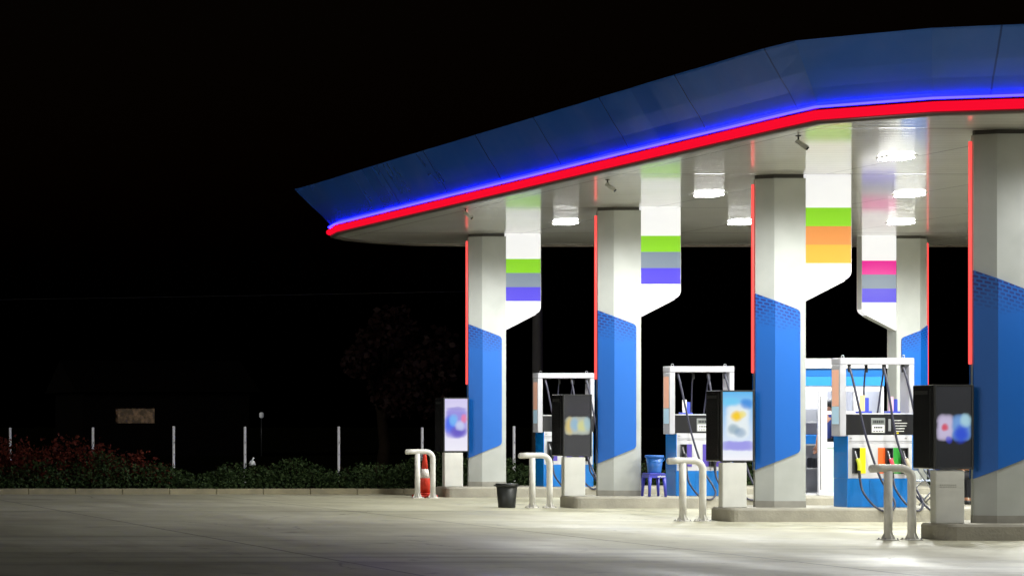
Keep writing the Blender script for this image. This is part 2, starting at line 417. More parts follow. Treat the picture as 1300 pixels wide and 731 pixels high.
# ------------------------------------------------------------------ canopy
P = [(44, 53.75), (30, 53.75), (20, 53.6), (18.6, 53.3), (17.5, 52.6), (16.6, 51.7), (16.1, 50.9), (15.95, 50.0), (15.97, 46), (16.02, 42), (16.07, 38), (16.12, 34.5), (16.16, 32.4),
     (16.2, 31.42), (17.2, 30.58), (18.2, 30.28), (20, 30.08), (24, 29.95), (34, 29.95), (44, 29.95)]
def densify(P, step):
    out = []
    for a, b in zip(P, P[1:]):
        a, b = Vector(a), Vector(b); n = max(1, round((b-a).length/step))
        out += [a.lerp(b, k/n) for k in range(n)]
    return out+[Vector(P[-1])]
D = densify(P, .6)
NRM = []
for i in range(len(D)):
    t = (D[min(i+1, len(D)-1)]-D[max(i-1, 0)]).normalized()
    NRM.append(Vector((t.y, -t.x))*-1 if False else Vector((-t.y, t.x))*-1)
# outward check: on the left side outward is -x
mid = min(range(len(D)), key=lambda i: abs(D[i].y-40)+abs(D[i].x-16)*10)
if NRM[mid].x > 0: NRM = [-n for n in NRM]
ARC = [0]
for a, b in zip(D, D[1:]): ARC.append(ARC[-1]+(b-a).length)

MIT = [1+.6*math.exp(-((p.y-51.0)/.55)**2)*(p.x < 17) for p in D]
canopy = thing('petrol_station_canopy', 'broad flat canopy with sloping blue fascia and glowing red edge band over the pumps', 'canopy', (0, 0, 0))
def sweep(prof, name, material, closed=False, uv=False, jitter=0, smooth=True, parent=canopy):
    bm = bmesh.new(); rings = []
    for i, (p, n0) in enumerate(zip(D, NRM)):
        n = n0*(MIT[i] if uv else 1)
        j = random.uniform(-jitter, jitter)
        rings.append([bm.verts.new((p.x+n.x*(o+(j if 0 < k < len(prof)-1 else 0)), p.y+n.y*(o+(j if 0 < k < len(prof)-1 else 0)), z)) for k, (o, z) in enumerate(prof)])
    lay = bm.loops.layers.uv.new('UVMap') if uv else None
    m = len(prof)
    for i in range(len(D)-1):
        for k in range(m if closed else m-1):
            k2 = (k+1) % m
            f = bm.faces.new((rings[i][k], rings[i+1][k], rings[i+1][k2], rings[i][k2])); f.smooth = smooth
            if uv:
                for l, (ii, kk) in zip(f.loops, ((i, k), (i+1, k), (i+1, k2), (i, k2))): l[lay].uv = (ARC[ii]/2.4, kk/(m-1))
    if closed:
        bm.faces.new(rings[0]); bm.faces.new(rings[-1][::-1])
    bmesh.ops.recalc_face_normals(bm, faces=bm.faces[:])
    me = bpy.data.meshes.new(name); bm.to_mesh(me); bm.free(); me.materials.append(material)
    o = bpy.data.objects.new(name, me); COL.objects.link(o); o.parent = parent
    return o
bm = bmesh.new()
f = bm.faces.new([bm.verts.new((p.x, p.y, SOF)) for p in D]); bmesh.ops.triangulate(bm, faces=[f])
me = bpy.data.meshes.new('soffit'); bm.to_mesh(me); bm.free(); me.materials.append(M['soffit'])
so = bpy.data.objects.new('soffit', me); COL.objects.link(so); so.parent = canopy
sweep([(-.12, SOF+.004), (-.12, SOF-.035), (.018, SOF-.035), (.018, SOF+.03), (-.02, SOF+.03)], 'edge_trim', M['trim'], True)
sweep([(.022, SOF+.016), (.06, SOF+.019), (.092, SOF+.042), (.103, SOF+.078), (.092, SOF+.114), (.06, SOF+.138), (0, SOF+.144)], 'red_light_band', M['red_band'], True)
sweep([(.035, SOF+.168), (.065, SOF+.168), (.065, SOF+.195), (.035, SOF+.195)], 'blue_light_strip', M['blue_led'], True)
sweep([(-.03, SOF+.165), (0.0, SOF+.195), (.12, SOF+.42), (.25, SOF+.62), (.38, SOF+.84), (.46, SOF+.975), (.47, SOF+1.0), (.42, SOF+1.01), (.40, SOF+.98), (-.05, SOF+.24)], 'fascia', M['fascia'], True, uv=True, jitter=.008, smooth=False)
bm = bmesh.new()
f = bm.faces.new([bm.verts.new((p.x+n.x*.38*k, p.y+n.y*.38*k, SOF+.93)) for p, n, k in zip(D, NRM, MIT)]); bmesh.ops.triangulate(bm, faces=[f])
me = bpy.data.meshes.new('roof'); bm.to_mesh(me); bm.free(); me.materials.append(M['roof'])
ro = bpy.data.objects.new('roof', me); COL.objects.link(ro); ro.parent = canopy

# ------------------------------------------------------------------ ceiling lights
def ceiling_light(x, y, label, power):
    t = thing('ceiling_light', label, 'ceiling light', (x, y, SOF), 0, 'square lights under the canopy')
    b = MB(); b.box(-.20, -.20, -.014, .20, .20, -.002, M['lamp_h'], .004); b.build('housing', None, t)
    b = MB(); b.box(-.175, -.175, -.045, .175, .175, -.016, M['lamp_w'], .01); b.build('lens', None, t)
    ld = bpy.data.lights.new('lamp_glow', 'SPOT'); ld.energy = power; ld.shadow_soft_size = .16; ld.color = (.99, 1, .955)
    ld.spot_size = R(177); ld.spot_blend = .48
    lo = bpy.data.objects.new('lamp_glow', ld); COL.objects.link(lo); lo.parent = t; lo.location = (0, 0, -.36)
    return t
LP = 740
names_y = {47.3: 'between the two farthest columns', 41.4: 'between the middle two columns', 35.6: 'between the two nearest columns', 30.45: 'added unseen by the front edge'}
for x, xn in ((19.5, 'row nearest the left edge'), (22.9, 'second row from the left edge'), (26.0, 'third row from the left edge'), (29.3, 'deepest row')):
    for y, yn in names_y.items():
        ceiling_light(x+(1.5 if y < 32 else 0), y, f'boxy canopy light {yn}, {xn}', LP*(.58 if y < 32 else 1))  # front-edge row is out of view, added to light the nearest column

# ------------------------------------------------------------------ columns
def column(label, loc, stripes, mirror=1, group='white canopy columns'):
    t = thing('canopy_column', label, 'column', loc, 0, group)
    k = mirror
    plan = [(.115, .15), (.34, 0), (.83, 0), (.83, .36), (.34, .36), (.115, .21)]
    pm = [(x*k, y) for x, y in plan]
    b = MB(); b.prism(pm, .10, H-.06, 'z', M['white']); b.build('shaft', None, t)
    inset = [((x+(.45-x)*.06)*k, y+(.18-y)*.12) for x, y in plan]
    b = MB(); b.prism(inset, H-.06, H, 'z', M['collar']); b.build('collar', None, t)
    grow = [((x+(x-.45)*.012)*k, y+(y-.18)*.03) for x, y in plan]
    b = MB(); b.prism(grow, 0, .10, 'z', M['plinth']); b.build('plinth', None, t)
    # blue panel, folded over the ridge on both faces
    top_t, top_r, bot_r, bot_t, xr, rd = H-1.855, H-2.125, H-4.335, H-4.615, .735, .06
    xt = .108
    outline = [(xt, bot_t), (xt, top_t)]
    zr_t = top_t+.434*(top_r-top_t); zr_b = bot_t+.434*(bot_r-bot_t)      # the fold keeps the cut straight
    outline += [(.34, zr_t)]
    for a in range(0, 5):                       # rounded upper corner
        u = a/4; p0 = Vector((xr-rd, top_r+(zr_t-top_r)*rd/(xr-.34))); p1 = Vector((xr, top_r)); p2 = Vector((xr, top_r-rd))
        q = p0*(1-u)**2+p1*2*u*(1-u)+p2*u*u; outline.append((q.x, q.y))
    for a in range(0, 5):
        u = a/4; p0 = Vector((xr, bot_r+rd)); p1 = Vector((xr, bot_r)); p2 = Vector((xr-rd, bot_r+(zr_b-bot_r)*rd/(xr-.34)))
        q = p0*(1-u)**2+p1*2*u*(1-u)+p2*u*u; outline.append((q.x, q.y))
    outline += [(.34, zr_b)]
    def yf(x): return min(.15*(.34-x)/.225, .153) if x < .34 else 0
    b = MB(); b._mi(M['blue_panel'])
    for side in (0, 1):
        fy = (lambda x, d: yf(x)-d) if side == 0 else (lambda x, d: .36-yf(x)+d)
        out = [b.bm.verts.new((x*k, fy(x, .026), z)) for x, z in outline]
        inn = [b.bm.verts.new((x*k, fy(x, .001), z)) for x, z in outline]
        n = len(outline); ia, ib = 2, n-1        # ridge points
        for vs in (out, inn):
            b.bm.faces.new([vs[i] for i in (0, 1, ia, ib)])
            b.bm.faces.new([vs[i] for i in range(ia, n)])
        for i in range(n):
            j = (i+1) % n
            b.bm.faces.new((out[i], out[j], inn[j], inn[i]))
    b.build('blue_panel', None, t)
    b = MB(); x0, x1 = sorted((.070*k, .104*k)); b.box(x0, .16, H-3.1, x1, .20, H-.14, M['red_led'], .008); b.build('red_light_strip', None, t)
    # hanging striped light box
    fb = MB(); xl, xrr = .834, 1.545
    zr, zb = H-1.60, H-1.965
    cuts = [H-.004, H-.52, H-.81, H-1.10, H-1.39]
    for i in range(4):
        fb.prism([(xl*k, cuts[i]), (xrr*k, cuts[i]), (xrr*k, cuts[i+1]), (xl*k, cuts[i+1])], .01, .20, 'y', stripes[i])
    low = [(xl, cuts[4]), (xrr, cuts[4]), (xrr, zr+.07)]
    for a in range(1, 6):
        u = a/5; p0 = Vector((xrr, zr+.07)); p1 = Vector((xrr, zr)); p2 = Vector((xrr-.10, zr-.10*.51)); q = p0*(1-u)**2+p1*2*u*(1-u)+p2*u*u; low.append((q.x, q.y))
    low.append((xl, zb))
    fb.prism([(x*k, z) for x, z in low], .01, .20, 'y', stripes[4])
    lb = fb.build('striped_light_box', None, t)
    # side and rim of the box are an unlit shell 3 mm proud of the ends
    eb = MB(); a, c = sorted(((xrr+.001)*k, (xrr+.006)*k)); eb.box(a, .008, zr+.07, c, .202, H-.004, M['s_edge'])
    rim = [(xrr-.10, zr-.051), (xl, zb), (xl, zb-.014), (xrr-.10, zr-.065)]
    eb.prism([(x*k, z-.002) for x, z in rim], .008, .202, 'y', M['s_edge']); eb.build('rim', None, lb)
    return t
W, G, GR, I, OR, AM, PK = (M[k] for k in ('s_white', 's_green', 's_grey', 's_indigo', 's_orange', 's_amber', 's_pink'))
column('farthest front column, its light box striped green, grey and indigo, beside the lavender screen', (TIP, ROWS[0], ISL), [W, G, GR, I, W])
column('column with green, grey and indigo light box, second from the left, behind the black bin', (TIP, ROWS[1], ISL), [W, G, GR, I, W])
column('column with green, orange and amber light box beside the bright blue poster screen', (TIP, ROWS[2], ISL), [W, G, OR, AM, W])
column('nearest column at the right edge of the picture, behind the dark screen stand', (TIP, ROWS[3], ISL), [W, G, OR, AM, W])
column('mirrored column with magenta, grey and indigo light box on its left', (28.66, 50.8, ISL), [W, PK, GR, I, W], -1)

# ------------------------------------------------------------------ pump islands
def island(y, label, x1=31.2):
    b = MB(); x0 = 18.13 if y > 31.9 else 18.13
    y0, y1 = y-.42, y+.98
    r = .10
    pts = []
    pts.append((x0+.8, y1))
    for cx, cy, a0 in ((x0+r, y+.32-r, 100), (x0+r, y0+r, 180)):
        for a in range(0, 91 if a0 == 180 else 81, 20 if a0 == 100 else 30): pts.append((cx+r*math.cos(R(a0+a)), cy+r*math.sin(R(a0+a))))
    pts += [(x1, y0), (x1, y1)]
    b.prism(pts, -.01, ISL-.03, 'z', M['island'])
    ins = [(x+(.02 if x < x0+.7 else 0), yy+(.02 if yy < y else -.02)) for x, yy in pts]
    A = [v for v in b.bm.verts if v.co.z > .1]
    b2 = [b.bm.verts.new((p[0], p[1], ISL-.03)) for p in pts]; c2 = [b.bm.verts.new((p[0], p[1], ISL)) for p in ins]
    n = len(pts)
    for i in range(n): b.bm.faces.new((b2[i], b2[(i+1) % n], c2[(i+1) % n], c2[i]))
    b.bm.faces.new(c2)
    o = b.build('pump_island'); tag(o, label, 'pump island', 'raised concrete pump islands')
for y, lb in zip(ROWS, ('farthest raised concrete island, under the lavender screen', 'raised concrete island under the dark screen with the pale yellow picture, behind the bin',
                        'raised concrete island carrying the pump with yellow, orange and green nozzles', 'nearest raised concrete island at the lower right corner')):
    island(y, lb)

# ------------------------------------------------------------------ screen stands
def screen_stand(y, label, mats, dark):
    t = thing('screen_stand', label, 'advertising screen', (TIP-.50+{ROWS[0]: .04, ROWS[1]: -.08}.get(y, 0), y-.02, ISL), 0, 'advertising screens at the island ends')
    b = MB(); b.box(0.02, 0, 0, .40, .14, .70, M['ped'], .008)
    b.build('pedestal', None, t)
    b = MB(); b.box(.0, .03, .715, .515, .52, 1.825, M['black'], .015, 2); b.build('cabinet', None, t)
    b = MB(); fr = M['dgrey']
    b.box(0, -.012, .712, .022, .028, 1.828, fr, .004); b.box(.493, -.012, .712, .515, .028, 1.828, fr, .004)
    b.box(.0225, -.012, .712, .4925, .028, .734, fr, .004); b.box(.0225, -.012, 1.806, .4925, .028, 1.828, fr, .004)
    b.build('frame', None, t)
    b = MB(); b.box(.024, .004, .736, .491, .026, 1.804, mats); b.build('screen', None, t)
    b = MB(); b.box(-.004, .09, .76, -.001, .10, 1.78, M['dgrey']); b.box(-.004, .16, 1.70, -.001, .46, 1.75, M['dgrey']); b.build('side_trim', None, t)
    return t
B = (30, 30, 33)
scr1 = screen_mat('lavender_poster_screen', srgb(214, 206, 244), srgb(240, 238, 250), [
    (.26, 1.30, .225, .30, (150, 140, 225), .95, 6), (.12, 1.28, .13, .17, (60, 105, 240), .9), (.2, 1.36, .09, .12, (120, 190, 250), .85), (.3, 1.12, .16, .12, (80, 60, 190), .8),
    (.42, 1.40, .07, .10, (235, 130, 170), .9), (.34, 1.25, .10, .10, (210, 220, 250), .75), (.26, 1.60, .2, .04, (150, 140, 215), .7)], .95)
scr2 = screen_mat('dark_screen_with_pale_picture', srgb(66, 66, 66), srgb(52, 52, 52), [
    (.26, 1.26, .225, .16, (196, 204, 190), .95, 6), (.12, 1.26, .09, .15, (225, 200, 120), .9), (.2, 1.28, .08, .12, (150, 195, 225), .85), (.34, 1.26, .09, .10, (225, 225, 150), .85), (.44, 1.30, .07, .12, (170, 205, 215), .8)], .85)
scr3 = screen_mat('blue_white_poster_screen', srgb(100, 185, 240), srgb(246, 246, 252), [
    (.26, 1.34, .19, .27, (234, 242, 242), .95, 4), (.24, 1.42, .09, .085, (246, 204, 40), 1), (.33, 1.45, .06, .06, (240, 225, 120), .8), (.2, 1.22, .1, .08, (150, 175, 190), .85), (.3, 1.17, .09, .08, (130, 160, 190), .7),
    (.26, .96, .26, .075, (150, 145, 230), .9, 4), (.14, 1.65, .16, .08, (110, 205, 245), .8), (.40, 1.62, .10, .08, (40, 130, 220), .8)], .98)
scr4 = screen_mat('dark_screen_with_small_picture', srgb(50, 51, 53), srgb(40, 41, 42), [
    (.145, 1.26, .115, .17, (205, 195, 225), .95, 4), (.36, 1.26, .125, .17, (120, 165, 225), .95, 4), (.36, 1.18, .10, .12, (40, 70, 210), .9), (.14, 1.26, .05, .05, (215, 70, 90), .9), (.42, 1.36, .08, .09, (175, 215, 225), .85), (.2, 1.1, .05, .05, (60, 70, 210), .7)], .9)
screen_stand(ROWS[0], 'screen stand glowing lavender and white, at the farthest island end', scr1, False)
screen_stand(ROWS[1], 'dark screen stand with a pale yellow and blue picture strip, beside the black bin', scr2, True)
screen_stand(ROWS[2], 'bright blue and white poster screen stand with a yellow spot', scr3, False)
s4 = screen_stand(ROWS[3], 'dark screen stand with a small red, white and blue picture, nearest of all', scr4, True)
b = MB()
xx = .07
for i in range(9):
    w = random.uniform(.015, .03); b.box(xx, -.003, .50, xx+w, -.001, .512, M['pale_ink']); xx += w+.006
xx = .07
for i in range(7):
    w = random.uniform(.015, .035); b.box(xx, -.003, .475, xx+w, -.001, .485, M['pale_ink']); xx += w+.007
b.build('printed_lines', None, s4)

# ------------------------------------------------------------------ hoop bollards
def bollard(loc, label):
    t = thing('hoop_bollard', label, 'bollard', loc, 0, 'bent pipe bollards at the island ends')
    r = .052
    path = [(-.22, 0, .935), (-.1, 0, .94), (.12, 0, .94)]
    for a in range(0, 91, 15): path.append((.165+.145*math.sin(R(a)), 0, .795+.145*math.cos(R(a))))
    path += [(.31, 0, .4), (.31, 0, .012)]
    b = MB(); b.tube(path, r, 16, M['bollard']); b.ball((-.22, 0, .935), r*1.0, M['bollard'], .6, 1, 1); b.build('bent_pipe', None, t)
    b = MB(); b.tube([(0, 0, .012), (0, 0, .4), (0, 0, .905)], r, 16, M['bollard']); b.build('straight_pipe', None, t)
    for x in (0, .31):
        b = MB(); b.box(x-.10, -.10, 0, x+.10, .10, .014, M['bollard'], .004)
        for sx in (-1, 1):
            b.prism([(x+sx*.052, .014), (x+sx*.095, .014), (x+sx*.052, .10)], -.006, .006, 'y', M['bollard'])
            b.prism([(sx*.052, .014), (sx*.095, .014), (sx*.052, .10)], x-.006, x+.006, 'x', M['bollard'])
        for sx in (-1, 1):
            for sy in (-1, 1): b.lathe([(.011, .014), (.011, .026), (.006, .03)], x+sx*.08, sy*.08, 8, M['steel'])
        b.build('base_plate', None, t)
    return t
bl = bollard((17.37, 49.4, 0), 'white hoop bollard with the striped traffic cone inside it')
for bx, y, lb in ((17.44, 43.75, 'white hoop bollard just right of the black bin'), (17.49, 38.0, 'white hoop bollard before the blue bucket and stool'), (17.42, 32.0, 'white hoop bollard nearest of all, before the coloured nozzles')):
    c = copy_tree(bl); c.location = (bx, y, 0); c['label'] = lb

# ------------------------------------------------------------------ traffic cone
t = thing('traffic_cone', 'orange red traffic cone with white band behind the farthest hoop bollard', 'traffic cone', (17.63, 49.72, 0))
b = MB(); b.box(-.20, -.20, .0, .20, .20, .06, M['cone'], .02, 2); b.box(-.15, -.15, .06, .15, .15, .10, M['cone'], .02); b.build('base', None, t)
b = MB(); b.lathe([(.145, .10), (.096, .40), (.0955, .405)], 0, 0, 24, M['cone']); b.lathe([(.066, .58), (.030, .93), (.02, .95)], 0, 0, 24, M['cone']); b.build('cone_body', None, t)
b = MB(); b.lathe([(.0985, .40), (.069, .585)], 0, 0, 24, M['cone_w']); b.build('reflective_band', None, t)

# ------------------------------------------------------------------ black bin
t = thing('bin', 'black plastic bin standing on the concrete left of the second hoop bollard', 'bin', (17.08, 44.0, 0))
b = MB(); b.lathe([(.138, 0), (.145, .01), (.178, .40), (.176, .40), (.140, .02)], 0, 0, 28, M['bin'], True); b.build('tub', None, t)
b = MB()
b.lathe([(.178, .375), (.192, .378), (.194, .43), (.178, .435)], 0, 0, 28, M['bin'])
for a in (0, 180):
    b.box(.19*math.cos(R(a))-.03, -.05, .385, .19*math.cos(R(a))+.03, .05, .41, M['bin'], .006)
b.build('rim', None, t)

# ------------------------------------------------------------------ stool and bucket
SX, SY = 20.0-.395, 43.72
t = thing('plastic_stool', 'purple blue plastic stool standing beside the second pump', 'stool', (SX, SY, ISL))
b = MB(); b.box(-.155, -.155, .385, .155, .155, .42, M['stool'], .02, 2); b.build('seat', None, t)
b = MB()
b.box(-.15, -.152, .335, .15, -.14, .386, M['stool']); b.box(-.15, .14, .335, .15, .152, .386, M['stool'])
b.box(-.152, -.139, .335, -.14, .139, .386, M['stool']); b.box(.14, -.139, .335, .152, .139, .386, M['stool']); ap = b.build('apron', None, t)
for sx in (-1, 1):
    for sy in (-1, 1):
        b = MB(); b.tube([(sx*.145, sy*.145, 0), (sx*.128, sy*.128, .34)], .03, 8, M['stool'], radii=[.022, .034]); b.build('leg', None, t)
b = MB(); xx = .0
for i in range(7):
    z = .358+random.uniform(-.006, .006); b.box(xx, -.1545, z-.012, xx+.012, -.1525, z+.014, M['paper']); b.box(xx, -.1545, z-.003, xx+.022, -.1525, z+.003, M['paper']); xx += .02
b.build('white_lettering', None, ap)
t = thing('bucket', 'blue plastic bucket standing on the purple stool', 'bucket', (SX+.01, SY, ISL+.42))
b = MB(); b.lathe([(.105, 0), (.11, .008), (.142, .30), (.139, .30), (.105, .015)], 0, 0, 28, M['bucket']); b.build('pail', None, t)
b = MB(); b.lathe([(.142, .27), (.155, .272), (.157, .315), (.142, .318)], 0, 0, 28, M['bucket']); b.build('rim', None, t)
b = MB(); b.tube([(.157*math.cos(R(a)), -.157*abs(math.sin(R(a)))-.006, .29-.10*math.sin(R(a))) for a in range(0, 181, 12)], .006, 6, M['b_blue']); b.build('handle', None, t)

# ------------------------------------------------------------------ fuel dispensers
def dispenser(loc, label, panels, leaflets_shelf=True):
    t = thing('fuel_dispenser', label, 'fuel dispenser', loc, 0, 'tall fuel dispensers on the islands')
    Dp = .41
    b = MB(); b.box(0, 0, 0, 1.03, Dp, .45, M['disp_blue'], .006); b.box(.0, .0, .452, .012, Dp, 1.11, M['disp_blue']); b.box(1.018, 0, .452, 1.03, Dp, 1.11, M['disp_blue'])
    b.box(.35, -.004, .02, .354, -.001, .43, M['b_blue']); b.box(.70, -.004, .02, .704, -.001, .43, M['b_blue'])
    b.build('blue_base', None, t)
    b = MB(); b.box(.013, .002, .452, 1.017, Dp-.002, 1.0, M['disp_white'], .004); b.box(.013, .002, 1.004, 1.017, Dp-.002, 1.128, M['disp_white'], .004)
    b.box(.02, -.004, 1.03, 1.01, -.001, 1.035, M['seam']); b.box(.04, -.006, 1.075, .07, -.001, 1.085, M['seam']); b.box(.9, -.006, 1.075, .93, -.001, 1.085, M['seam'])
    b.build('nozzle_cabinet', None, t)
    b = MB(); b.box(-.013, .0, 1.13, 1.04, .30, 1.45, M['disp_black'], .005); dsp = b.build('display_panel', None, t)
    b = MB(); b.box(.37, -.008, 1.16, .59, -.001, 1.395, M['b_grey'], .004); b.box(.385, -.012, 1.30, .575, -.0085, 1.375, M['lcd']); b.box(.385, -.012, 1.17, .575, -.0085, 1.285, M['paper'])
    for i in range(5): b.box(.41+i*.028, -.015, 1.235, .43+i*.028, -.0125, 1.262, M['ink'])
    for i in range(4): b.box(.40+i*.042, -.015, 1.186, .43+i*.042, -.0125, 1.20, M['ink'])
    for i in range(6): b.box(.40+i*.028, -.015, 1.315, .42+i*.028, -.0125, 1.36, M['ink'])
    b.build('price_display', None, dsp)
    b = MB(); b.box(.64, -.006, 1.19, .68, -.001, 1.38, M['b_grey'], .004)
    for i, w in enumerate((.11, .20, .19, .16, .15)): b.box(.735, -.004, 1.352-i*.042, .735+w, -.001, 1.362-i*.042, M['paper'])
    b.box(.73, -.004, 1.150, .80, -.001, 1.17, M['n_yellow']); b.build('printed_notice', None, dsp)
    b = MB(); b.box(-.013, -.01, 1.452, 1.04, .31, 1.472, M['disp_white'], .003); b.build('shelf', None, t)
    # open frame above
    fr = MB(); m = M['disp_frame']
    fr.box(-.115, .0, 1.112, -.016, .26, 2.225, m, .006); fr.box(.965, .0, 1.474, 1.05, .26, 2.225, m, .006)
    fr.box(-.115, -.004, 2.228, 1.05, .27, 2.335, m, .008)
    fr.build('upper_frame', None, t)
    refl = MB(); refl.box(-.119, .03, 1.58, -.1165, .23, 2.15, M['refl_orange']); refl.box(-.119, .03, 1.30, -.1165, .23, 1.575, M['refl_sky']); refl.build('painted_side_reflection', None, t)  # reflection of the striped light boxes, painted as flat colour
    for x in (-.02, .93):
        b = MB(); b.tube([(x+.022*math.cos(R(a)), .1, 2.357+.022*math.sin(R(a))) for a in range(0, 361, 30)], .006, 6, M['steel']); b.build('lifting_ring', None, t)
    # nozzle bays
    for (hx, px, cm, nm) in panels:
        b = MB(); b.box(px, -.005, .53, px+.11, -.001, .93, cm); b.build('colour_panel', None, t)
        b = MB(); b.box(hx, -.012, .53, hx+.10, -.006, .93, M['blackm']); 
        b.box(hx, -.05, .53, hx+.012, -.0125, .93, M['b_dark']); b.box(hx+.088, -.05, .53, hx+.10, -.0125, .93, M['b_dark']); b.box(hx+.0125, -.05, .918, hx+.0875, -.0125, .93, M['b_dark'])
        b.build('nozzle_holster', None, t)
        nz = thing_part('nozzle', t)
        b = MB(); b.tube(smooth_path([(hx+.03, -.03, .88), (hx+.04, -.05, .80), (hx+.055, -.075, .72)]), .014, 8, M['steel']); b.build('spout', None, nz)
        b = MB(); b.tube(smooth_path([(hx+.05, -.07, .76), (hx+.065, -.085, .69), (hx+.075, -.08, .62), (hx+.07, -.075, .58)]), .03, 10, nm, radii=None); b.build('handle', None, nz)
        b = MB(); b.tube(smooth_path([(hx+.07, -.075, .585), (hx+.072, -.08, .52), (hx+.075, -.085, .46)]), .022, 8, M['blackm']); b.build('grip', None, nz)
    # hoses
    def hose(pts, r=.0175):
        b = MB(); b.tube(smooth_path(pts), r, 8, M['hose']); h = b.build('hose', None, t)
        p = pts[0]; c = MB(); c.tube([(p[0], p[1], p[2]+.02), (p[0]+.004, p[1]-.006, p[2]-.10)], .024, 8, M['blackm']); c.build('hose_cap', None, h)
    hx = [p[0] for p in panels]
    hose([(.06, .06, 2.21), (.075, -.02, 2.0), (.14, -.10, 1.52), (.23, -.16, 1.03), (.37, -.26, .48), (.49, -.36, .20), (.51, -.43, .06), (.43, -.46, -.04), (.29, -.45, -.03), (.20, -.36, .06), (hx[0]+.085, -.16, .25), (hx[0]+.075, -.085, .46)])
    hose([(.60, .06, 2.21), (.62, -.02, 1.9), (.66, -.09, 1.4), (.72, -.13, 1.0), (.84, -.22, .54), (.92, -.33, .25), (.95, -.42, .08), (.88, -.46, -.03), (.78, -.44, -.01), (.69, -.33, .12), (hx[1]+.08, -.15, .3), (hx[1]+.075, -.085, .46)])
    hose([(.90, .06, 2.21), (.93, -.03, 1.95), (.99, -.10, 1.5), (1.07, -.15, .95), (1.2, -.28, .35), (1.28, -.40, .08), (1.2, -.46, -.05), (1.06, -.45, -.03), (.96, -.33, .12), (hx[2]+.08, -.15, .3), (hx[2]+.075, -.085, .46)])
    hose([(.41, .22, 2.21), (.42, .29, 1.95), (.44, .36, 1.5), (.45, .5, 1.0), (.45, .55, .4), (.5, .56, .1)], .013)
    hose([(.70, .22, 2.21), (.69, .29, 1.9), (.67, .36, 1.5), (.66, .5, 1.0), (.66, .55, .4), (.7, .56, .1)], .013)
    return t
def thing_part(name, parent):
    o = bpy.data.objects.new(name, None); COL.objects.link(o); o.parent = parent; o.empty_display_size = .05; return o
pur = M['n_purple']
DX = TIP+1.47
d3 = [(.075, .175, M['n_yellow'], M['n_lime']), (.59, .48, M['n_orange'], M['n_pink']), (.83, .72, M['n_green'], M['n_beige'])]
dp = [(.075, .175, pur, M['b_dark']), (.59, .48, pur, M['b_dark']), (.83, .72, pur, M['b_dark'])]
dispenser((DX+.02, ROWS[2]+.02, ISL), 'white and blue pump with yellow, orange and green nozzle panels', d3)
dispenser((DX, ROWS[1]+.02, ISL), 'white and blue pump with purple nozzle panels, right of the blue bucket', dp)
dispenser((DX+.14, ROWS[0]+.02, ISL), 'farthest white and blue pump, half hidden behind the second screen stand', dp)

def leaflet(loc, label, card, tall=.2):
    t = thing('leaflet_box', label, 'leaflet box', loc, 0, 'leaflet boxes on the pump shelves')
    b = MB(); b.box(-.07, .0, 0, .14, .10, .03, M['box_blue'], .004); b.box(.05, .05, .03, .12, .09, tall, M['box_blue'], .004); b.build('tray', None, t)
    b = MB(); b.box(-.03, .03, .03, .045, .045, tall+.04, card); b.build('card', None, t)
zs = ISL+1.472
leaflet((DX+.02+.29, ROWS[2]+.10, zs), 'blue leaflet box with tan card on the left of the coloured pump shelf', M['card_tan'], .24)
leaflet((DX+.02+.74, ROWS[2]+.10, zs), 'blue leaflet box with pink card on the right of the coloured pump shelf', M['card_pink'], .22)
leaflet((DX+.20, ROWS[1]+.10, zs), 'blue leaflet box with white card on the shelf of the pump by the bucket', M['paper'], .22)

# ------------------------------------------------------------------ cashier booth
BX0, BX1, BY0, BY1 = 22.44, 24.05, 44.32, 45.75
t = thing('cashier_booth', 'small white cashier booth with blue band and glazed front behind the third column', 'booth', (BX0, BY0, ISL))
w = BX1-BX0; dpt = BY1-BY0
def bxp(x, Y=BY0): return (x+560)*Y/3100-BX0     # photo column -> booth x on the front plane (measured once)
b = MB(); b.box(-.06, -.08, 2.30, w+.04, dpt, 2.48, M['b_white'], .01); b.build('roof', None, t)
b = MB(); b.box(-.02, -.03, 2.155, w, .05, 2.298, M['b_blue'], .004); b.box(-.018, -.026, 1.985, w-.002, .05, 2.153, M['b_blue2'], .004); b.build('blue_band', None, t)
b = MB()
b.box(0, dpt-.06, 0, w, dpt-.002, 2.298, M['b_white']); b.box(0, .052, 0, .05, dpt-.062, 2.298, M['b_white']); b.box(w-.05, .052, 0, w-.002, dpt-.062, 2.298, M['b_white'])
b.box(.0, 0, 1.885, w-.002, .05, 1.982, M['b_white'], .003)
b.build('wall', None, t)
b = MB(); b.box(.052, .052, .0, w-.052, dpt-.062, .03, M['shelf']); b.build('floor', None, t)
x_j0, x_j1 = bxp(1039.5), bxp(1047)
fr = MB(); m = M['b_white']
fr.box(0, 0, 0, .06, .05, 1.883, m)
fr.box(x_j0, 0, 0, x_j1, .05, 1.883, m, .004); fr.box(x_j0+.028, -.006, .1, x_j0+.04, -.001, 1.8, M['b_dark'])
xs = [bxp(1050), bxp(1084), bxp(1096), bxp(1120)]
fr.box(x_j1+.002, .0, .0, xs[0], .05, 1.883, m); fr.box(w-.05, 0, 0, w-.002, .05, 1.883, m)
fr.box(xs[1], 0, .95, xs[2], .05, 1.883, m)
fr.box(xs[0]+.002, 0, .87, xs[1]-.002, .05, .97, m); fr.box(xs[1]+.0, 0, .87, w-.052, .05, .948, m); fr.box(xs[0]+.002, 0, 1.47, xs[1]-.002, .05, 1.53, m)
fr.box(xs[0]+.002, 0, 0, w-.052, .05, .06, m)
fr.build('door_frame', None, t)
b = MB(); b.box(xs[0]+.004, .02, .064, w-.054, .03, .866, M['frost']); b.build('frosted_panel', None, t)
